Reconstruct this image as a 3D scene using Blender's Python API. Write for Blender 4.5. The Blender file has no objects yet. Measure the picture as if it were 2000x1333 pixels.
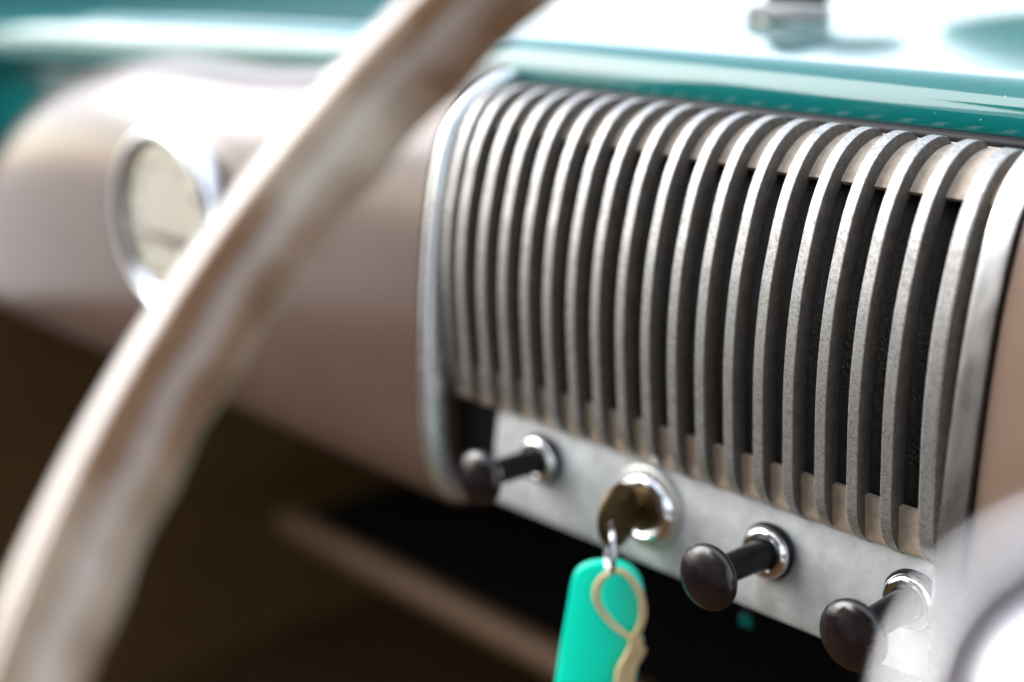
import bpy, math, random
import numpy as np
from mathutils import Vector

random.seed(7)
rng = np.random.default_rng(7)
SC = bpy.context.scene

# ------------------------------------------------------------------ camera
# 50 mm lens on a 36 mm frame; the dash runs along X, the cabin opens to -Y.
F_PX, CX, CY = 2778.0, 1000.0, 666.5
CAM = np.array([0.0, -0.452, 1.2])
_vx, _vy = -1740 - CX, CY + 160
_mX = np.array([_vx, _vy, -F_PX]); _mX /= np.linalg.norm(_mX)
_X = -_mX
_ph = math.atan2(_vy, F_PX)
_Z = np.array([0, math.cos(_ph), math.sin(_ph)]); _Z -= _X * (_X @ _Z); _Z /= np.linalg.norm(_Z)
_Y = np.cross(_Z, _X)
ROT = np.array([_X, _Y, _Z])                      # world = ROT @ camera(right, up, back)

cam_data = bpy.data.cameras.new('camera')
cam = bpy.data.objects.new('camera', cam_data)
SC.collection.objects.link(cam)
from mathutils import Matrix
cam.matrix_world = Matrix.Translation(Vector(CAM)) @ Matrix(ROT.tolist()).to_4x4()
cam_data.lens = 50.0
cam_data.sensor_width = 36.0
cam_data.clip_start = 0.02
cam_data.clip_end = 200.0
cam_data.dof.use_dof = True
cam_data.dof.focus_distance = 0.556
cam_data.dof.aperture_fstop = 2.4
SC.camera = cam

# ------------------------------------------------------------------ light
SUN_DIR = Vector((-0.69, -0.42, 0.56)).normalized()   # towards the light
SUN_EL = math.asin(SUN_DIR.z)
world = bpy.data.worlds.new('World'); SC.world = world
world.use_nodes = True
wn = world.node_tree.nodes; wl = world.node_tree.links
sky = wn.new('ShaderNodeTexSky')
sky.sky_type = 'NISHITA'
sky.sun_disc = False
sky.sun_elevation = SUN_EL
sky.sun_rotation = math.atan2(SUN_DIR.x, SUN_DIR.y)
sky.air_density = 1.0
sky.dust_density = 1.5
sky.ozone_density = 1.0
wn['Background'].inputs[1].default_value = 0.15
veil = wn.new('ShaderNodeMix'); veil.data_type = 'RGBA'      # thin even cloud cover over the blue
veil.inputs['Factor'].default_value = 0.74
veil.inputs['B'].default_value = (2.75, 2.95, 3.15, 1)
wl.new(sky.outputs[0], veil.inputs['A'])
wl.new(veil.outputs['Result'], wn['Background'].inputs[0])

sun_data = bpy.data.lights.new('sun', 'SUN')
sun_data.energy = 0.85
sun_data.angle = math.radians(48)
sun_data.color = (1.0, 0.985, 0.97)
sun = bpy.data.objects.new('sun', sun_data)
SC.collection.objects.link(sun)
sun.location = (-2, -1.5, 4)
sun.rotation_euler = SUN_DIR.to_track_quat('Z', 'Y').to_euler()

SC.view_settings.view_transform = 'Standard'
SC.view_settings.look = 'None'
SC.view_settings.exposure = 2.28
SC.view_settings.gamma = 1.0
SC.view_settings.use_curve_mapping = False
SC.cycles.use_denoising = True
SC.cycles.max_bounces = 8
SC.cycles.sample_clamp_indirect = 6.0

# ------------------------------------------------------------------ helpers
def ray(x, y):
    return ROT @ np.array([(x - CX) / F_PX, (CY - y) / F_PX, -1.0])
def at_x(x, y, X0):
    d = ray(x, y); return CAM + d * ((X0 - CAM[0]) / d[0])
def at_y(x, y, Y0):
    d = ray(x, y); return CAM + d * ((Y0 - CAM[1]) / d[1])
ZC = CAM[2]

def spline(pts, n):
    """Catmull-Rom through the points, resampled evenly to n points."""
    p = np.array(pts, float)
    p = np.vstack([2 * p[0] - p[1], p, 2 * p[-1] - p[-2]])
    out = []
    for i in range(1, len(p) - 2):
        for t in np.linspace(0, 1, 12, endpoint=False):
            a, b, c, d = p[i - 1], p[i], p[i + 1], p[i + 2]
            out.append(.5 * ((2 * b) + (c - a) * t + (2 * a - 5 * b + 4 * c - d) * t * t + (3 * b - a - 3 * c + d) * t ** 3))
    out.append(p[-2]); out = np.array(out)
    s = np.r_[0, np.cumsum(np.linalg.norm(np.diff(out, axis=0), axis=1))]
    u = np.linspace(0, s[-1], n)
    return np.stack([np.interp(u, s, out[:, k]) for k in range(out.shape[1])], 1)

def smooth(p, it=2):
    p = p.copy()
    for _ in range(it):
        p[1:-1] = .25 * p[:-2] + .5 * p[1:-1] + .25 * p[2:]
    return p

def normals2(p):
    """Left-hand normals of a 2-D polyline."""
    t = np.gradient(p, axis=0); t /= np.linalg.norm(t, axis=1)[:, None]
    return np.stack([-t[:, 1], t[:, 0]], 1)

WLOC = {}
def link(o, parent=None, wloc=(0, 0, 0)):
    SC.collection.objects.link(o)
    w = np.array(wloc, float)
    if parent is not None:
        o.parent = parent
        o.location = w - WLOC[parent.name]
    else:
        o.location = w
    WLOC[o.name] = w
    return o

def empty(name, loc, label, cat, group=None):
    o = bpy.data.objects.new(name, None)
    o.empty_display_size = .02
    link(o, None, loc)
    return tag(o, label, cat, group)

def tag(o, label=None, cat=None, group=None, kind=None):
    if label: o['label'] = label
    if cat: o['category'] = cat
    if group: o['group'] = group
    if kind: o['kind'] = kind
    return o

class MB:
    """Collects shapes; build() links them as one mesh object."""
    def __init__(self):
        self.v = []; self.f = []
    def add(self, verts, faces):
        b = len(self.v)
        self.v += [tuple(map(float, q)) for q in verts]
        self.f += [tuple(b + i for i in fc) for fc in faces]
        return self
    def rings(self, rs, closed=True, caps=True):
        """Loft through rings of equal length."""
        n = len(rs[0]); vs = [q for r in rs for q in r]; fs = []
        m = n if closed else n - 1
        for i in range(len(rs) - 1):
            for j in range(m):
                k = (j + 1) % n
                fs.append((i * n + j, i * n + k, (i + 1) * n + k, (i + 1) * n + j))
        if caps and closed:
            fs.append(tuple(range(n - 1, -1, -1)))
            fs.append(tuple((len(rs) - 1) * n + j for j in range(n)))
        return self.add(vs, fs)
    def lathe(self, prof, origin, axis, seg=48, up=(0, 0, 1)):
        """prof = (distance along axis, radius)."""
        a = np.array(axis, float); a /= np.linalg.norm(a)
        u = np.array(up, float); u -= a * (a @ u); u /= np.linalg.norm(u)
        w = np.cross(a, u); o = np.array(origin, float)
        ang = np.linspace(0, 2 * np.pi, seg, endpoint=False)
        rs = [[o + a * d + r * (np.cos(t) * u + np.sin(t) * w) for t in ang] for d, r in prof]
        return self.rings(rs, True, True)
    def tube(self, path, rad, seg=14, closed=False, up=(0, 0, 1)):
        p = np.array(path, float); n = len(p)
        r = np.full(n, rad) if np.isscalar(rad) else np.array(rad)
        if closed:
            t = np.roll(p, -1, 0) - np.roll(p, 1, 0)
        else:
            t = np.gradient(p, axis=0)
        t /= np.linalg.norm(t, axis=1)[:, None]
        u = np.array(up, float); rs = []
        ang = np.linspace(0, 2 * np.pi, seg, endpoint=False)
        for i in range(n):
            u = u - t[i] * (t[i] @ u); u /= np.linalg.norm(u)
            w = np.cross(t[i], u)
            rs.append([p[i] + r[i] * (np.cos(a) * u + np.sin(a) * w) for a in ang])
        if closed: rs.append(rs[0])
        return self.rings(rs, True, not closed)
    def box(self, lo, hi):
        x0, y0, z0 = lo; x1, y1, z1 = hi
        v = [(x0, y0, z0), (x1, y0, z0), (x1, y1, z0), (x0, y1, z0), (x0, y0, z1), (x1, y0, z1), (x1, y1, z1), (x0, y1, z1)]
        return self.add(v, [(3, 2, 1, 0), (4, 5, 6, 7), (0, 1, 5, 4), (1, 2, 6, 5), (2, 3, 7, 6), (3, 0, 4, 7)])
    def mesh(self, name, mat, smooth_angle=40, center=True):
        v = np.array(self.v)
        c = (v.min(0) + v.max(0)) / 2 if center else np.zeros(3)
        me = bpy.data.meshes.new(name)
        me.from_pydata((v - c).tolist(), [], self.f)
        import bmesh
        bm = bmesh.new(); bm.from_mesh(me)
        bmesh.ops.remove_doubles(bm, verts=bm.verts, dist=1e-6)
        bmesh.ops.recalc_face_normals(bm, faces=bm.faces)
        bm.to_mesh(me); bm.free()
        me.materials.append(mat)
        me.polygons.foreach_set('use_smooth', [True] * len(me.polygons))
        if smooth_angle: me.set_sharp_from_angle(angle=math.radians(smooth_angle))
        return me, c
    def build(self, name, mat, parent=None, smooth_angle=40, bevel=0, label=None):
        me, c = self.mesh(name, mat, smooth_angle)
        o = bpy.data.objects.new(name, me)
        link(o, parent, c)
        if bevel:
            b = o.modifiers.new('bevel', 'BEVEL'); b.width = bevel; b.segments = 3
            b.limit_method = 'ANGLE'; b.angle_limit = math.radians(35)
        if label: o['label'] = label
        return o

# ------------------------------------------------------------------ materials
def mat(name, col, rough=.5, metal=0., col2=None, scale=60., detail=6., contrast=(.35, .65), coat=0., coat_rough=.05,
        bump=0., bump_scale=400., bump_dist=.0005, rough2=None, speck=None, spec=.5, sss=0., trans=0., stretch=(1, 1, 1), flake=None):
    m = bpy.data.materials.new(name); m.use_nodes = True
    nt = m.node_tree; N = nt.nodes; L = nt.links
    b = N['Principled BSDF']
    b.inputs['Base Color'].default_value = (*col, 1)
    b.inputs['Roughness'].default_value = rough
    b.inputs['Metallic'].default_value = metal
    b.inputs['Specular IOR Level'].default_value = spec
    b.inputs['Coat Weight'].default_value = coat
    b.inputs['Coat Roughness'].default_value = coat_rough
    if sss:
        b.inputs['Subsurface Weight'].default_value = sss
        b.inputs['Subsurface Radius'].default_value = (.004, .004, .004)
        b.inputs['Subsurface Scale'].default_value = 1.0
    if trans: b.inputs['Transmission Weight'].default_value = trans
    geo = N.new('ShaderNodeNewGeometry')
    mp = N.new('ShaderNodeMapping'); mp.inputs['Scale'].default_value = stretch
    L.new(geo.outputs['Position'], mp.inputs['Vector'])
    pos = mp.outputs['Vector']
    def noise(s, d, r=.6):
        n = N.new('ShaderNodeTexNoise'); n.inputs['Scale'].default_value = s
        n.inputs['Detail'].default_value = d; n.inputs['Roughness'].default_value = r
        L.new(pos, n.inputs['Vector']); return n
    def ramp(src, lo, hi):
        r = N.new('ShaderNodeMapRange'); r.inputs['From Min'].default_value = lo; r.inputs['From Max'].default_value = hi
        L.new(src, r.inputs['Value']); return r.outputs['Result']
    colsock = None
    if col2 is not None:
        n = noise(scale, detail)
        fac = ramp(n.outputs['Fac'], *contrast)
        mx = N.new('ShaderNodeMix'); mx.data_type = 'RGBA'
        mx.inputs['A'].default_value = (*col, 1); mx.inputs['B'].default_value = (*col2, 1)
        L.new(fac, mx.inputs['Factor']); colsock = mx.outputs['Result']
        if rough2 is not None:
            rr = N.new('ShaderNodeMapRange'); rr.inputs['To Min'].default_value = rough; rr.inputs['To Max'].default_value = rough2
            L.new(fac, rr.inputs['Value']); L.new(rr.outputs['Result'], b.inputs['Roughness'])
    if speck is not None:                       # (colour, scale, threshold, amount)
        n = noise(speck[1], 3., .7)
        fac = ramp(n.outputs['Fac'], speck[2], speck[2] + .06)
        ml = N.new('ShaderNodeMath'); ml.operation = 'MULTIPLY'; ml.inputs[1].default_value = speck[3]
        L.new(fac, ml.inputs[0])
        mx = N.new('ShaderNodeMix'); mx.data_type = 'RGBA'
        mx.inputs['A'].default_value = (*col, 1)
        if colsock: L.new(colsock, mx.inputs['A'])
        mx.inputs['B'].default_value = (*speck[0], 1)
        L.new(ml.outputs[0], mx.inputs['Factor']); colsock = mx.outputs['Result']
    if flake is not None:                       # (colour, scale, radius): sparse dust grains
        vo = N.new('ShaderNodeTexVoronoi'); vo.inputs['Scale'].default_value = flake[1]
        L.new(pos, vo.inputs['Vector'])
        lt = N.new('ShaderNodeMath'); lt.operation = 'LESS_THAN'; lt.inputs[1].default_value = flake[2]
        L.new(vo.outputs['Distance'], lt.inputs[0])
        sp = N.new('ShaderNodeSeparateColor'); L.new(vo.outputs['Color'], sp.inputs[0])
        gt = N.new('ShaderNodeMath'); gt.operation = 'GREATER_THAN'; gt.inputs[1].default_value = .72
        L.new(sp.outputs[0], gt.inputs[0])
        ml = N.new('ShaderNodeMath'); ml.operation = 'MULTIPLY'
        L.new(lt.outputs[0], ml.inputs[0]); L.new(gt.outputs[0], ml.inputs[1])
        mx = N.new('ShaderNodeMix'); mx.data_type = 'RGBA'
        mx.inputs['A'].default_value = (*col, 1)
        if colsock: L.new(colsock, mx.inputs['A'])
        mx.inputs['B'].default_value = (*flake[0], 1)
        L.new(ml.outputs[0], mx.inputs['Factor']); colsock = mx.outputs['Result']
    if colsock: L.new(colsock, b.inputs['Base Color'])
    if bump:
        n = noise(bump_scale, 4., .65)
        bp = N.new('ShaderNodeBump'); bp.inputs['Strength'].default_value = bump; bp.inputs['Distance'].default_value = bump_dist
        L.new(n.outputs['Fac'], bp.inputs['Height']); L.new(bp.outputs['Normal'], b.inputs['Normal'])
        if coat: L.new(bp.outputs['Normal'], b.inputs['Coat Normal'])
    return m

M = {}
M['teal'] = mat('teal_paint', (.0002, .108, .104), .30, col2=(.0004, .122, .117), scale=25, spec=.05, coat=1., coat_rough=.045,
                bump=.05, bump_scale=900, bump_dist=.0002, flake=((.5, .62, .6), 260, .07))
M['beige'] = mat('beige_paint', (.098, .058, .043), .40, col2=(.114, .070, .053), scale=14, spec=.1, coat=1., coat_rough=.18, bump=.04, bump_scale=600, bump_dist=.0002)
M['tan'] = mat('pale_beige_paint', (.235, .155, .112), .40, col2=(.265, .178, .132), scale=14, spec=.1, coat=.6, coat_rough=.12)  # paler tone of the housing beige, used right of the grille
M['cast'] = mat('cast_aluminium', (.53, .525, .515), .42, .8, col2=(.38, .37, .355), scale=330, rough2=.55,
                speck=((.14, .12, .10), 1000, .52, .55), bump=.35, bump_scale=1500, bump_dist=.0003)
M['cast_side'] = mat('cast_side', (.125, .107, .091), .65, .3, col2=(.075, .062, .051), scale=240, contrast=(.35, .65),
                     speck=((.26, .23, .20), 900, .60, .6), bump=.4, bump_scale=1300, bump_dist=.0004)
M['cast_base'] = mat('cast_base', (.66, .55, .435), .6, .2, col2=(.50, .405, .315), scale=220, speck=((.2, .15, .11), 800, .62, .5),
                     bump=.5, bump_scale=1300, bump_dist=.0005)
M['polished'] = mat('polished_aluminium', (.86, .86, .85), .24, 1., col2=(.76, .76, .75), scale=70, rough2=.38, stretch=(1, 1, .35))
M['chrome'] = mat('chrome', (.80, .80, .82), .08, 1., col2=(.62, .60, .58), scale=260, contrast=(.55, .75), rough2=.28)
M['strip'] = mat('bright_strip', (.86, .87, .88), .17, .85, col2=(.74, .75, .76), scale=60, rough2=.3)
M['knurl'] = mat('knurled_nickel', (.46, .45, .44), .5, .75, col2=(.34, .32, .30), scale=300, rough2=.6)
M['plate'] = mat('brushed_plate', (.64, .665, .675), .46, .35, col2=(.40, .415, .415), scale=90, contrast=(.36, .74), rough2=.6,
                 speck=((.24, .20, .16), 28, .62, .35), bump=.18, bump_scale=900, bump_dist=.0003)
M['leather'] = mat('black_vinyl', (.012, .013, .015), .24, col2=(.016, .017, .020), scale=300, spec=.9, bump=1., bump_scale=560, bump_dist=.0030)
M['bakelite'] = mat('brown_bakelite', (.009, .0055, .0065), .16, col2=(.016, .009, .010), scale=130, contrast=(.4, .7), rough2=.36, spec=.7,
                    speck=((.10, .09, .09), 420, .68, .35), bump=.05, bump_scale=500)
M['black'] = mat('black_rubber', (.004, .004, .005), .38, col2=(.007, .007, .008), scale=90, spec=.2)
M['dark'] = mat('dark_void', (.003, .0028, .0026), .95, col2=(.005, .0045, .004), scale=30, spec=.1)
M['brown'] = mat('brown_trim', (.078, .034, .004), .85, col2=(.095, .042, .006), scale=20)
M['lining'] = mat('tan_lining', (.10, .072, .052), .8, col2=(.13, .092, .066), scale=12)
M['ground'] = mat('pale_gravel', (.34, .33, .31), .9, col2=(.27, .26, .245), scale=4)
M['rail'] = mat('brown_rail', (.125, .064, .026), .6, col2=(.15, .078, .033), scale=25)
M['dial'] = mat('cream_dial', (.56, .52, .41), .5, col2=(.50, .46, .36), scale=30)
M['dial_mark'] = mat('dial_mark', (.10, .05, .035), .5, col2=(.12, .06, .04), scale=60)
M['ivory'] = mat('aged_ivory_plastic', (.47, .375, .285), .22, col2=(.20, .11, .062), scale=17, detail=3, contrast=(.36, .62), coat=1., coat_rough=.07, sss=.15)
M['hub'] = mat('polished_hub', (.88, .88, .91), .18, .9, col2=(.82, .82, .85), scale=40, rough2=.24)
M['hub_groove'] = mat('hub_groove', (.10, .07, .09), .4, col2=(.12, .09, .1), scale=40)
M['tag'] = mat('turquoise_plastic', (.0, .86, .59), .30, col2=(.0, .90, .67), scale=30, coat=.3, sss=.35)
M['strap'] = mat('tan_leather', (.66, .49, .27), .6, col2=(.56, .40, .20), scale=140, bump=.2, bump_scale=900)
M['brass'] = mat('tarnished_brass', (.13, .085, .035), .36, .85, col2=(.08, .05, .02), scale=120, rough2=.5)
M['flange'] = mat('pale_flange', (.62, .62, .58), .4, .5, col2=(.55, .55, .5), scale=90)
M['gasket'] = mat('brown_gasket', (.022, .013, .009), .6, col2=(.035, .02, .013), scale=80)

# glass for the gauge
mg = bpy.data.materials.new('clear_glass'); mg.use_nodes = True
_n = mg.node_tree.nodes; _l = mg.node_tree.links
_tr = _n.new('ShaderNodeBsdfTransparent'); _gl = _n.new('ShaderNodeBsdfGlossy'); _gl.inputs['Roughness'].default_value = .03
_fr = _n.new('ShaderNodeFresnel'); _fr.inputs['IOR'].default_value = 1.5
_mx = _n.new('ShaderNodeMixShader')
_gg = _n.new('ShaderNodeNewGeometry'); _iv = _n.new('ShaderNodeMath'); _iv.operation = 'SUBTRACT'; _iv.inputs[0].default_value = 1.0
_ml = _n.new('ShaderNodeMath'); _ml.operation = 'MULTIPLY'
_l.new(_gg.outputs['Backfacing'], _iv.inputs[1]); _l.new(_iv.outputs[0], _ml.inputs[0]); _l.new(_fr.outputs[0], _ml.inputs[1])
_l.new(_ml.outputs[0], _mx.inputs[0]); _l.new(_tr.outputs[0], _mx.inputs[1]); _l.new(_gl.outputs[0], _mx.inputs[2])
_l.new(_mx.outputs[0], _n['Material Output'].inputs[0])
M['glass'] = mg

# ------------------------------------------------------------------ profiles (Y, Z below the camera) in metres
mm = .001
RIB = np.array([(52, -77.6), (45.3, -77.7), (36.7, -79.9), (28.7, -84.0), (21.5, -90.1), (15.8, -98.1), (11, -107.8), (7.7, -117.7),
                (5.0, -128.4), (2.6, -139), (.9, -153.3), (.1, -168), (.3, -183.6), (1.5, -199.6), (2.9, -215.9), (4.5, -228.0),
                (7.3, -234.3), (12.1, -239.6), (19.0, -243.6), (25.1, -245.4)]) * mm
RIB[:, 1] += ZC
POD = np.array([(92, -72.0), (64, -73.0), (48, -74.6), (36, -77.8), (27.9, -82.2), (20.5, -90), (13.5, -102), (8.2, -118.3), (3.8, -138.5), (.6, -164.3),
                (-1.2, -190.8), (-2.4, -218), (-2.6, -245.7), (-1.4, -265.8), (2.2, -286), (8.5, -300), (17, -307), (34, -311), (70, -312)]) * mm
POD[:, 1] += ZC
ribp = smooth(spline(RIB, 56), 2)
podp = smooth(spline(POD, 72), 3)

def sweep(profile, xs, thick, mb=None, nsgn=None):
    """Extrude an open (Y,Z) profile along X as a shell of given thickness (inward = away from the cabin)."""
    n = normals2(profile)
    inner = profile + n * thick
    mb = mb or MB()
    rs = []
    for x in xs:
        rs.append([(x, p[0], p[1]) for p in profile] + [(x, p[0], p[1]) for p in inner[::-1]])
    return mb.rings(rs, True, True)

# inward direction test: profile runs from top-back to bottom; left normal points into the dash?
_t = normals2(ribp)[len(ribp) // 2]
INW = 1.0 if _t[0] > 0 else -1.0

# ------------------------------------------------------------------ setting: footwell around the dash
def struct(mb, name, m, **k):
    o = mb.build(name, m, None, **k); o['kind'] = 'structure'; return o

struct(MB().add([(-40, -40, .02), (40, -40, .02), (40, 40, .02), (-40, 40, .02)], [(0, 1, 2, 3)]), 'ground', M['ground'])
struct(MB().box((-1.42, -1.5, ZC - .86), (.80, .80, ZC - .83)), 'cabin_floor', M['brown'])
struct(MB().box((-1.32, .78, ZC - .83), (.75, .80, ZC - .10)), 'firewall', M['dark'])
struct(MB().box((-1.36, .00, ZC - .83), (-1.325, .78, ZC - .14)), 'kick_panel', M['brown'])
struct(MB().box((-1.38, -1.50, ZC - .83), (-1.335, -.005, ZC - .40)), 'door_sill', M['lining'], bevel=.01)
struct(MB().box((-1.36, -1.50, ZC - .395), (-1.32, -.95, ZC + .57)), 'shade_quarter', M['lining'], bevel=.01)  # unseen side wall, added to close off light from behind

# unseen roof and rear wall, added behind and above the camera to shade the dash
struct(MB().box((-.78, -1.50, ZC + .55), (.80, -.50, ZC + .58)), 'shade_roof', M['lining'], bevel=.01)
struct(MB().box((-1.32, -1.53, ZC - .83), (.80, -1.50, ZC + .55)), 'shade_rear', M['lining'], bevel=.01)

# ------------------------------------------------------------------ the dashboard
dash = empty('dashboard', (-.39, .10, ZC - .305),
             'teal and beige vintage car dashboard with ribbed metal grille and round gauge', 'dashboard')

# teal cowl with a rolled front lip, drooping towards the car's left side
def cowl_section(x):
    t = max(0., (-.92 - x))
    droop = .13 * t * t
    droop += .008 * max(0, min(1, (-.5 - x) / .45)) ** 2
    r = .018 + .006 * max(0, min(1, (-.55 - x) / .35))
    pts = [(.150, -.094), (.082, -.094)]
    cyc, czc = .060 + r, -.0596 - r
    for a in np.linspace(-50, 90, 22):
        pts.append((cyc - r * math.cos(math.radians(a)), czc + r * math.sin(math.radians(a))))
    for y, dz in ((.10, .0006), (.13, .0016), (.17, .0028), (.22, .0044), (.28, .0062), (.36, .0080), (.46, .0098), (.58, .0110), (.72, .0115)):
        pts.append((y + (r - .018), -.0596 + dz))
    return [(x, y, ZC + z - droop * (1 - .25 * max(0, y - .08))) for y, z in pts] + [(x, .74, ZC - .12 - droop), (x, .15, ZC - .12 - droop)]
xs = list(np.linspace(.70, -.86, 40)) + list(np.linspace(-.875, -1.30, 32))
cowl = MB().rings([cowl_section(x) for x in xs]).build('cowl', M['teal'], dash, 50, label='glossy teal painted cowl with rolled front lip')

# black tube added to draw the dark gap under the lip
MB().tube([(x, .0590, ZC - .0835) for x in np.linspace(-.2400, -.5400, 24)], .0036, 12).build('lip_gap_dark', M['black'], dash, 60)

# teal panel behind the beige housings
pan = MB()
pan.box((-1.30, .088, ZC - .240), (.70, .096, ZC - .090))
pan.build('dash_panel', M['teal'], dash, bevel=.002)

# inner side panel and pillar foot closing the dash at the car's left
sp = MB().box((-1.335, .02, ZC - .30), (-1.300, .76, ZC + .06))
sp.build('side_panel', M['teal'], dash, bevel=.012)
# beige housing: left (with its rounded end) and right of the grille
def pod_ring(x, g=1.0, gy=1.0):
    c = np.array([.100, ZC - .3275])
    k = max(0., min(1., (-.56 - x) / .22)); k = k * k * (3 - 2 * k)
    g = g * 1.0
    drop = lambda z: z - .0147 * k * max(0., min(1., (z - (ZC - .20)) / .10))
    if True:
        P_ = [(x, c[0] + (p[0] - c[0]) * gy, c[1] + (drop(p[1]) - c[1]) * g) for p in podp]
        return P_ + [(x, .100, P_[-1][2]), (x, .100, P_[0][2])]
    return [(x, c[0] + (p[0] - c[0]) * gy, c[1] + (p[1] - c[1]) * g) for p in podp] + [(x, .100, c[1] + (podp[-1][1] - c[1]) * g), (x, .100, c[1] + (podp[0][1] - c[1]) * g)]
rs = [pod_ring(x) for x in np.linspace(-.5465, -.844, 16)]
XE, LE = -.844, .383
for s in np.linspace(.04, .9985, 44):
    s2 = 1 - (1 - s) ** 1.7
    g = max(.02, (1 - s2 ** 1.84) ** (1 / 1.84))
    rs.append(pod_ring(XE - LE * s2, g, max(.03, g ** .38)))
MB().rings(rs).build('housing', M['beige'], dash, 55, label='beige painted housing with rounded end around the gauge')
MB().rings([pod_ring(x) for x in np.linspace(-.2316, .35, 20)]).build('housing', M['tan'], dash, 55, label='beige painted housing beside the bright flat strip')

# dark inner well behind grille and control plate
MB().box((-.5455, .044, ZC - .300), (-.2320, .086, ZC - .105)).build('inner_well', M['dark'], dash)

# --- grille
grb = ribp + normals2(ribp) * INW * .0064            # surface between the ribs
def z_index(p, z): return int(np.argmin(np.abs(p[:, 1] - (ZC + z)) + (p[:, 0] > .045) * 0))
i_top = max(i for i in range(len(grb)) if grb[i, 1] > ZC - .1005)
i_bot0 = min(i for i in range(len(grb)) if grb[i, 1] < ZC - .2185)
GX0, GX1 = -.5330, -.2445
gm = MB()
def shell(pts, x0, x1, th, nx=2):
    inner = pts + normals2(pts) * INW * th
    rs_ = [[(x, p[0], p[1]) for p in pts] + [(x, p[0], p[1]) for p in inner[::-1]] for x in np.linspace(x0, x1, nx)]
    gm.rings(rs_)
top = np.vstack([[(.066, ZC - .0845)], grb[:i_top + 1]])
top = top[top[:, 0].argsort()[::-1]] if False else top
shell(top, GX0, GX1, .0026)
lowp = np.array([grb[i_bot0] + (0, .0), (.0096, ZC - .2300), (.0112, ZC - .2385), (.0155, ZC - .2408), (.024, ZC - .2415)])
lowp[0] = (.0082, ZC - .2190)
shell(smooth(spline(lowp, 14), 1), GX0, GX1, .0026)
grille = gm.build('speaker_grille', M['cast_base'], dash, 50, label='weathered cast metal speaker grille plate behind the ribs')

def rib_mesh(name, w, depth, edge=.0005, draft=.0004):
    n = normals2(ribp) * INW
    # fade the rib into the plate at its top end, round its nose at the lower end
    L = len(ribp); rs_ = []
    for i in range(L):
        s = i / (L - 1)
        dep = depth
        sink = 0.
        if i < 9: sink = depth * .96 * (1 - math.sqrt(max(0, 1 - ((9 - i) / 9) ** 2)))
        if i > L - 8:
            k = (i - (L - 8)) / 7
            dep = depth * (1 - .62 * k)
        f = ribp[i] + n[i] * sink
        q = lambda dx, d: (dx, f[0] + n[i][0] * d, f[1] + n[i][1] * d)
        h = w / 2; b = max(dep - sink + .0016, .0012)
        rs_.append([q(-h - draft, b), q(-h, edge * 1.2), q(-h + edge * .35, edge * .4), q(-h + edge * 1.1, 0), q(h - edge * 1.1, 0), q(h - edge * .35, edge * .4), q(h, edge * 1.2), q(h + draft, b)])
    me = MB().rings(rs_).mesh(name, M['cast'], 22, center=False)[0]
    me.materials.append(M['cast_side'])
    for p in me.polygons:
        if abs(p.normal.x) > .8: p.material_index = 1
    return me

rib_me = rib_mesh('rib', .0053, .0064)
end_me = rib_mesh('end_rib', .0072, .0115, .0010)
X1, PITCH = -.5161, .01532                             # first thin rib and spacing
ribxs = [X1 + PITCH * k for k in range(17)]
for k, x in enumerate(ribxs):
    o = bpy.data.objects.new('rib', rib_me)
    link(o, grille, (x, rng.normal() * .00015, rng.normal() * .0002))
for x, em in ((-.5296, rib_me), (-.2537, end_me)):
    o = bpy.data.objects.new('end_rib', em)
    link(o, grille, (x, .0022 if em is rib_me else 0, 0))

# black grained backing behind the slots
bk = ribp + normals2(ribp) * INW * .0150
bk = bk[(bk[:, 1] < ZC - .0935) & (bk[:, 1] > ZC - .229)]
bk = np.vstack([bk, [(.0165, ZC - .2375)]])
inner = bk + np.array([.003, 0])
MB().rings([[(x, p[0], p[1]) for p in bk] + [(x, p[0], p[1]) for p in inner[::-1]] for x in (GX0 + .001, GX1 - .001)]).build(
    'grille_backing', M['leather'], grille, 60, label='black grained vinyl behind the grille slots')

# --- bright strips at both ends of the grille
STR = np.array([(62, -74), (46, -75.6), (36, -78.4), (27.0, -82.6), (18.5, -90.4), (11.2, -102), (6.0, -118.3), (1.6, -138.5), (-1.8, -164.3), (-3.8, -190.8), (-5.2, -218), (-5.6, -245.7),
                (-4.6, -265.8), (-.6, -284.4), (7.0, -297.4), (16, -302.9), (26, -304.5)]) * mm
STR[:, 1] += ZC
strp = smooth(spline(STR, 64), 2)
def strip(name, x0, x1, crown, m, label, depth=.012, p=strp):
    n = normals2(p) * INW; rs_ = []
    for i in range(len(p)):
        ring = [(x0, *(p[i] + n[i] * depth))]
        for t in np.linspace(0, 1, 9):
            d = crown * (1 - math.sqrt(max(0, 1 - (2 * t - 1) ** 2)))
            ring.append((x0 + (x1 - x0) * t, *(p[i] + n[i] * d)))
        ring.append((x1, *(p[i] + n[i] * depth)))
        rs_.append(ring)
    return MB().rings(rs_).build(name, m, dash, 50, label=label)
strip('trim_strip', -.5440, -.5360, .0034, M['strip'], 'rounded chrome strip at the grille edge nearest the gauge')
strip('trim_strip', -.2436, -.2336, .0002, M['polished'], 'flat bright metal strip between grille and beige housing')
# brown gasket line between chrome strip and housing
strip('gasket', -.5466, -.5441, .0004, M['gasket'], 'thin brown gasket line', p=strp + np.array([.0030, 0]))

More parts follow.
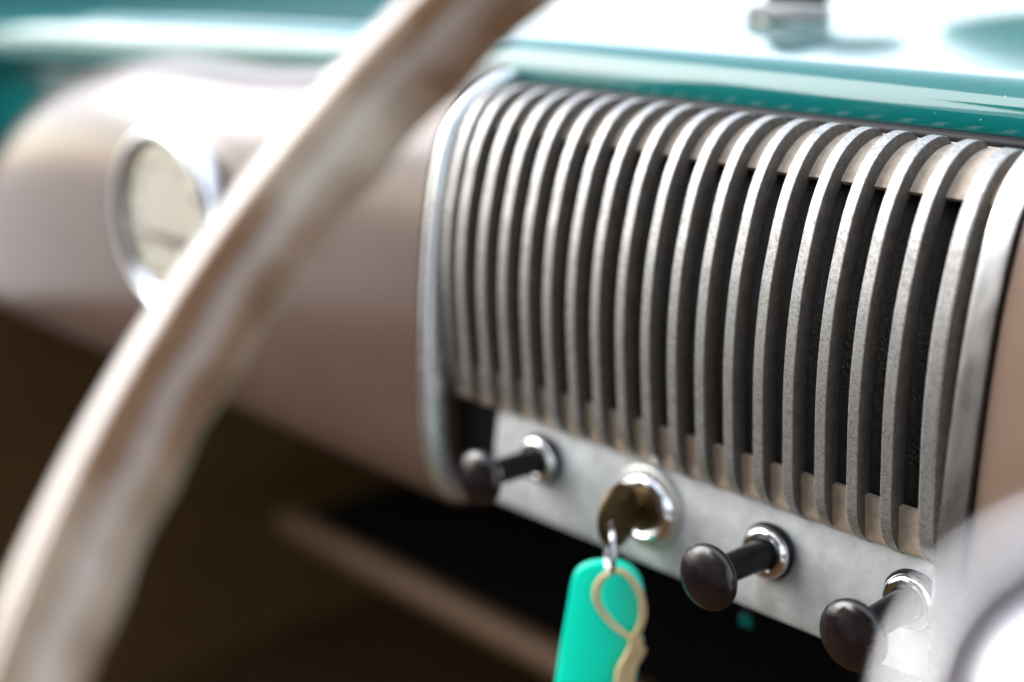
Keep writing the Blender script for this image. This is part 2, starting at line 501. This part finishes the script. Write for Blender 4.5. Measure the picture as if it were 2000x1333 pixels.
# --- control plate under the grille
pl = spline([(.0165, ZC - .2330), (.0145, ZC - .2450), (.0125, ZC - .2600), (.0118, ZC - .2780), (.0122, ZC - .2890), (.0140, ZC - .2912), (.0200, ZC - .2918)], 20)
plate = MB()
inner = pl + normals2(pl) * INW * .0016
plate.rings([[(x, p[0], p[1]) for p in pl] + [(x, p[0], p[1]) for p in inner[::-1]] for x in np.linspace(-.5040, -.2445, 8)])
plate.build('control_plate', M['plate'], dash, 50, label='pale stained aluminium plate carrying the pull knobs')
# black block put in for the shadowed recess between plate and strip
MB().box((-.5340, .0150, ZC - .2890), (-.5042, .0300, ZC - .2330)).build('recess_dark', M['black'], dash, bevel=.003)

# --- pull knobs
PY = .0122
def pull_knob(x, z, cap_r, label, tilt=(0, 0), length=.049, chrome_collar=True):
    ax = np.array([tilt[0], -1, tilt[1]])
    o = np.array([x, PY, z])
    cb = MB().lathe([(-.001, .0118), (.0012, .0128), (.0022, .0128), (.0030, .0122)], o, ax, 40)
    collar = MB().lathe([(.0024, .0108), (.0032, .0116), (.0052, .0114), (.0066, .0102), (.0072, .0086), (.0064, .0070), (.0040, .0066)], o, ax, 40)
    root = collar.build('pull_knob', M['chrome'], dash, 50, label=label)
    cb.build('washer', M['black'], root, 50)
    MB().lathe([(.0030, .0066), (length * .62, .0061), (length * .66, .0056)], o, ax, 32).build('shaft', M['black'], root, 50)
    MB().lathe([(length * .64, .0052), (length * .70, .0054), (length * .76, .0070), (length * .80, .0092), (length * .815, .0088)], o, ax, 36).build('neck', M['chrome'], root, 50)
    R = cap_r
    prof = [(length * .80, .0070), (length * .795, R * .72), (length * .815, R * .93), (length * .835, R * .985), (length * .855, R), (length * .875, R * .992)]
    for t in np.linspace(.06, 1, 14):
        a = t * math.pi / 2
        prof.append((length * .875 + R * .36 * math.sin(a), max(R * .985 * math.cos(a), .0002)))
    MB().lathe(prof, o, ax, 56).build('knob_cap', M['bakelite'], root, 60)
    return root
pull_knob(-.4686, ZC - .2567, .0136, 'brown pull knob under the grille beside the chrome strip', tilt=(0, .03))
pull_knob(-.3296, ZC - .2596, .0142, 'brown pull knob with smooth domed cap beside the ignition lock', tilt=(0, .035))
pull_knob(-.2604, ZC - .2571, .0144, 'scratched brown pull knob next to the steering wheel hub', tilt=(0, -.01))

# --- ignition lock
lo = np.array([-.3994, PY, ZC - .2612])
lock = MB().lathe([(0, .0178), (.0018, .0172), (.0046, .0160), (.0060, .0145), (.0062, .0128), (.0050, .0118), (.0048, .0100)], lo, (0, -1, 0), 48).build(
    'ignition_lock', M['chrome'], dash, 50, label='round chrome ignition lock holding the key')
MB().lathe([(-.001, .0200), (.0008, .0203), (.0014, .0198), (.0016, .0180)], lo, (0, -1, 0), 48).build('flange', M['flange'], lock, 50)
MB().lathe([(.0030, .0104), (.0052, .0102), (.0056, .0094), (.0057, .0014)], lo, (0, -1, 0), 40).build('barrel', M['brass'], lock, 50)

# small painted clip under the plate
c = at_y(1457, 1213, .045)
MB().box(c - np.array([.0034, .001, .0030]), c + np.array([.0034, .001, .0034])).build('wire_clip', M['teal'], dash, bevel=.0006, label='small teal clip hanging below the plate')
MB().tube([c + np.array([0, 0, .003]), c + np.array([0, .004, .02]), c + np.array([.002, .012, .045])], .0012, 8).build('wire', M['black'], dash)

# --- gauge in the left housing
gc = np.array([-.7905, -.0042, ZC - .1850])
ga = (0, -1, 0)
bez = MB().lathe([(-.030, .0628), (.0000, .0624), (.0030, .0618), (.0052, .0602), (.0062, .0578), (.0057, .0552), (.0040, .0526), (.0014, .0502), (-.004, .0470)], gc, ga, 72)
gauge = bez.build('gauge', M['chrome'], dash, 55, label='round gauge with cream dial and wide chrome bezel')
MB().lathe([(-.0020, .0505), (-.0004, .0503), (-.0003, .0005)], gc, ga, 64).build('dial', M['dial'], gauge, 40)
for k in range(12):
    a = math.radians(30 * k)
    u = np.array([math.sin(a), 0, math.cos(a)]); w = np.array([math.cos(a), 0, -math.sin(a)])
    b0 = gc + u * .037 + np.array([0, .0002, 0]); b1 = gc + u * .044 + np.array([0, .0002, 0])
    hw = .0016
    v = [b0 - w * hw, b0 + w * hw, b1 + w * hw, b1 - w * hw]
    MB().add(v + [q + np.array([0, -.0006, 0]) for q in v], [(0, 1, 2, 3), (7, 6, 5, 4), (0, 4, 5, 1), (1, 5, 6, 2), (2, 6, 7, 3), (3, 7, 4, 0)]).build('dial_mark', M['dial_mark'], gauge)
nd = gc + np.array([0, -.0012, -.010])
MB().add([nd + np.array(q) for q in ((-.040, 0, -.001), (.026, 0, -.0035), (.026, 0, .0035), (-.040, 0, .001), (-.040, -.0008, -.001), (.026, -.0008, -.0035), (.026, -.0008, .0035), (-.040, -.0008, .001))],
         [(0, 1, 2, 3), (7, 6, 5, 4), (0, 4, 5, 1), (1, 5, 6, 2), (2, 6, 7, 3), (3, 7, 4, 0)]).build('needle', M['dial_mark'], gauge)
gp = [(.0024, .0502)] + [(.0024 + .0035 * math.sin(t * math.pi / 2), max(.0487 * math.cos(t * math.pi / 2), .0003)) for t in np.linspace(.1, 1, 8)]
MB().lathe(gp, gc, ga, 56).build('glass', M['glass'], gauge, 60)

# --- chrome lever on the cowl, with knurled ring
lv = at_y(1540, 10, .228); lv[2] = ZC - .0553
base = MB().lathe([(-.003, .0200), (.0008, .0205), (.0016, .0205), (.0022, .0200)], lv, (0, 0, 1), 48, up=(1, 0, 0)).build(
    'cowl_lever', M['chrome'], dash, 50, label='chrome lever fitting with knurled ring on the teal cowl')
kn = MB(); prof = [(.0006, .0226), (.0012, .0240), (.0068, .0240), (.0078, .0228), (.0088, .0190), (.0092, .0110)]
seg = 180; rs = []
for d, r in prof:
    ring = []
    for j in range(seg):
        a = 2 * math.pi * j / seg
        rr = r - (.0006 if (j % 2 and .001 < d < .009) else 0)
        ring.append(lv + np.array([rr * math.cos(a), rr * math.sin(a), d]))
    rs.append(ring)
kn.rings(rs).build('knurled_ring', M['knurl'], base, 30)
pth = spline([lv + np.array((-.004, 0, .008)), lv + np.array((-.006, .010, .0150)), (-.4800, .235, ZC - .0435), (-.4930, .268, ZC - .0370), (-.4990, .298, ZC - .0310), (-.4900, .322, ZC - .0290), (-.4780, .335, ZC - .0290)], 40)
MB().tube(pth, np.r_[np.linspace(.0105, .0070, 10), np.linspace(.0070, .0056, 18), np.linspace(.0056, .0050, 8), .0044, .0034, .0022, .0006], 20).build('lever_arm', M['black'], base, 60)

# ------------------------------------------------------------------ rear-view mirror standing on the cowl, seen only as a reflection
# (its head is above the frame)
mp = np.array([-.450, .600, ZC - .0500])
mirror = empty('rear_view_mirror', mp, 'oval rear view mirror on a stalk on the teal cowl', 'mirror')
MB().lathe([(-.002, .016), (.002, .016), (.004, .012), (.006, .006), (.030, .005)], mp, (0, 0, 1), 32, up=(1, 0, 0)).build('stalk', M['chrome'], mirror, 50)
mh = mp + np.array([0, 0, .052]); rs = []
for s in np.linspace(-1, 1, 15):
    k = math.sqrt(max(0.0004, 1 - abs(s) ** 3))
    rs.append([mh + np.array([.165 * k * math.cos(t), s * .010, .032 * k * math.sin(t)]) for t in np.linspace(0, 2 * math.pi, 40, endpoint=False)])
MB().rings(rs).build('mirror_shell', M['teal'], mirror, 60)

# ------------------------------------------------------------------ steering wheel
TAU = math.radians(49.09); WR = .2504
H = CAM + np.array([-.0695, .1845, -.1100])
e1 = np.array([1., 0, 0]); e2 = np.array([0, math.cos(TAU), math.sin(TAU)]); e3 = np.cross(e1, e2)   # e3 towards the driver
wheel = empty('steering_wheel', H - e3 * .06, 'aged marbled ivory steering wheel with bright polished hub in front of the dashboard', 'steering wheel')
NS = 360; rs = []
for i in range(NS + 1):
    a = 2 * math.pi * i / NS
    rad = math.cos(a) * e1 + math.sin(a) * e2
    ring = []
    for t in np.linspace(0, 2 * math.pi, 28, endpoint=False):
        r = .0139
        inward = max(0., -math.cos(t) * .8 - math.sin(t) * .6)   # grips on the inner rear side
        r += .0006 * inward * math.cos(a * 46)
        ring.append(H + rad * (WR + r * math.cos(t)) + e3 * (r * 1.05 * math.sin(t)))
    rs.append(ring)
MB().rings(rs, True, False).build('rim', M['ivory'], wheel, 60)
hubm = MB().lathe([(-.050, .020), (-.030, .026), (-.012, .030), (-.002, .0312), (.004, .0315), (.0085, .0302), (.0100, .0280), (.0085, .0240), (.004, .0236)], H, e3, 56, up=e1).build('hub', M['hub'], wheel, 55)
MB().lathe([(.002, .0238), (.0050, .0236), (.0052, .0150)], H, e3, 48, up=e1).build('hub_groove', M['hub_groove'], wheel, 50)
MB().lathe([(.003, .0168), (.0075, .0165), (.0105, .0152), (.0125, .0120), (.0135, .0070), (.0138, .0005)], H, e3, 48, up=e1).build('horn_button', M['hub'], wheel, 60)
for ang in (95, 245, 320):
    a = math.radians(ang); rad = math.cos(a) * e1 + math.sin(a) * e2; tan = -math.sin(a) * e1 + math.cos(a) * e2
    rs = []
    for s in np.linspace(.030, WR, 14):
        wdt = .013 - .004 * (s / WR)
        ctr = H + rad * s - e3 * (.008 * math.sin(math.pi * s / WR))
        rs.append([ctr + tan * wdt * math.cos(t) + e3 * .006 * math.sin(t) for t in np.linspace(0, 2 * math.pi, 18, endpoint=False)])
    MB().rings(rs).build('spoke', M['ivory'], wheel, 60)
MB().tube([H - e3 * .045, H - e3 * .20, H - e3 * .55], .019, 24, up=e1).build('steering_column', M['dark'], wheel, 60)

# ------------------------------------------------------------------ key, ring, tag and strap
KX = -.3994
key = empty('ignition_key', (KX, -.008, ZC - .2765), 'round tarnished brass key in the ignition lock', 'key')
kc = np.array([KX, -.0082, ZC - .2595]); hole = np.array([KX, -.0125, ZC - .2605])
hole = np.array([KX, -.0135, ZC - .2625])
def oval_plate(c, ry, rz, th, hole_c, hr, seg=48):
    mb = MB(); outer = []; inn = []
    for j in range(seg):
        t = 2 * math.pi * j / seg
        outer.append((ry * math.cos(t), rz * math.sin(t)))
        inn.append((hole_c[1] - c[1] + hr * math.cos(t), hole_c[2] - c[2] + hr * math.sin(t)))
    mid = lambda k, d: [np.array([c[0] + d, c[1] + k[j][0], c[2] + k[j][1]]) for j in range(seg)]
    sc = lambda k, f: [(p[0] * f, p[1] * f) for p in k]
    h = th / 2
    mb.rings([mid(inn, -h), mid(sc(outer, .96), -h), mid(outer, -h * .5), mid(outer, h * .5), mid(sc(outer, .96), h), mid(inn, h), mid(inn, -h)], True, False)
    return mb
oval_plate(kc, .0130, .0155, .0026, hole, .0026).build('bow', M['brass'], key, 50)
MB().box((KX - .0011, kc[1] + .0118, ZC - .2650), (KX + .0011, .020, ZC - .2575)).build('blade', M['brass'], key)

# key ring: a wire loop through the bow, hanging
rc = hole + np.array([.0, -.0005, -.0118])
pth = [rc + np.array([.0118 * math.sin(t) * .75, .0118 * math.sin(t) * -.62, .0122 * math.cos(t)]) for t in np.linspace(0, 2 * math.pi, 48, endpoint=False)]
pth2 = [p + np.array([.0005, .0011, 0]) for p in pth]
kr = MB().tube(pth, .00075, 10, True, up=(.6, .8, 0)).tube(pth2, .00075, 10, True, up=(.6, .8, 0)).build('key_ring', M['chrome'], None, 60)
tag(kr, 'small steel split ring hanging from the brass key', 'key ring')

# turquoise tag: rounded slab hanging from the ring
un = np.array([.52, -.85, 0.06]); un /= np.linalg.norm(un)         # faces the driver
uw = np.cross(np.array([0, 0, 1.]), un); uw /= np.linalg.norm(uw); uz = np.cross(un, uw)
tc = at_y(1187, 1130, -.0085)
def on_tag(px, py, off=0.):
    d = ray(px, py); t = ((tc + un * off - CAM) @ un) / (d @ un); return CAM + d * t
loc2 = lambda P: np.array([(P - tc) @ uw, (P - tc) @ uz])
out_px = [(1085, 1333), (1096, 1260), (1110, 1180), (1118, 1132), (1130, 1108), (1152, 1097), (1185, 1093), (1216, 1097), (1240, 1112), (1254, 1138), (1257, 1175), (1251, 1250), (1240, 1333), (1228, 1410), (1222, 1428), (1205, 1438), (1150, 1434), (1095, 1428), (1076, 1418), (1072, 1400)]
ol = np.array([loc2(on_tag(*p)) for p in out_px])
ol = spline(np.vstack([ol, ol[:1]]), 90)[:-1]
cen = ol.mean(0); th = .0042; rs = []
for d, f in ((-1, .94), (-.8, .98), (-.4, 1), (.4, 1), (.8, .98), (1, .94)):
    rs.append([tc + uw * (cen[0] + (p[0] - cen[0]) * f) + uz * (cen[1] + (p[1] - cen[1]) * f) + un * (d * th / 2) for p in ol])
ktag = MB().rings(rs).build('key_tag', M['tag'], None, 50)
tag(ktag, 'glossy turquoise plastic key tag hanging below the ignition key', 'key tag')

# tan strap looped on the ring: teardrop loop seen edge-on and a wider tail
OFF = .0075
P = lambda pts: [on_tag(x, y, OFF) for x, y in pts]
loop = spline(P([(1230, 1250), (1204, 1232), (1178, 1206), (1160, 1175), (1162, 1143), (1180, 1122), (1202, 1116), (1224, 1130), (1243, 1158), (1250, 1190), (1245, 1222), (1230, 1250)]), 60)
tail = spline(P([(1230, 1247), (1229, 1262), (1219, 1284), (1206, 1308), (1202, 1335), (1200, 1380), (1201, 1420)]), 30)
sd = un * -.55 + uw * .83; sd /= np.linalg.norm(sd)               # across the strap: back and to the side
def ribbon(mb, path, wid, th_):
    n = len(path); t = np.gradient(path, axis=0); rs_ = []
    for i in range(n):
        nn = np.cross(t[i], sd); nn /= np.linalg.norm(nn)
        w = wid if np.isscalar(wid) else wid[i]
        a = path[i] + nn * th_ / 2; b = path[i] - nn * th_ / 2
        rs_.append([a, a + sd * w, b + sd * w, b])
    return mb.rings(rs_)
sm = MB(); ribbon(sm, loop, .0030, .0017)
st = sm.build('leather_strap', M['strap'], None, 40)
tag(st, 'tan leather strap folded in a teardrop loop on the key ring', 'strap')
ribbon(MB(), tail, np.r_[np.full(4, .0062), np.full(26, .0092)], .0022).build('tail', M['strap'], st, 40)

# ------------------------------------------------------------------ parcel shelf below the dash
RY = .30
shelf = empty('parcel_shelf', (-.5, .5, ZC - .605), 'dark parcel shelf with brown rail under the dashboard', 'shelf')
MB().box((-1.13, RY + .012, ZC - .602), (.60, .775, ZC - .588)).build('shelf_board', M['dark'], shelf)
MB().tube([(x, RY, ZC - .590) for x in np.linspace(-1.13, .60, 12)], .0145, 20).build('rail', M['rail'], shelf, 60)
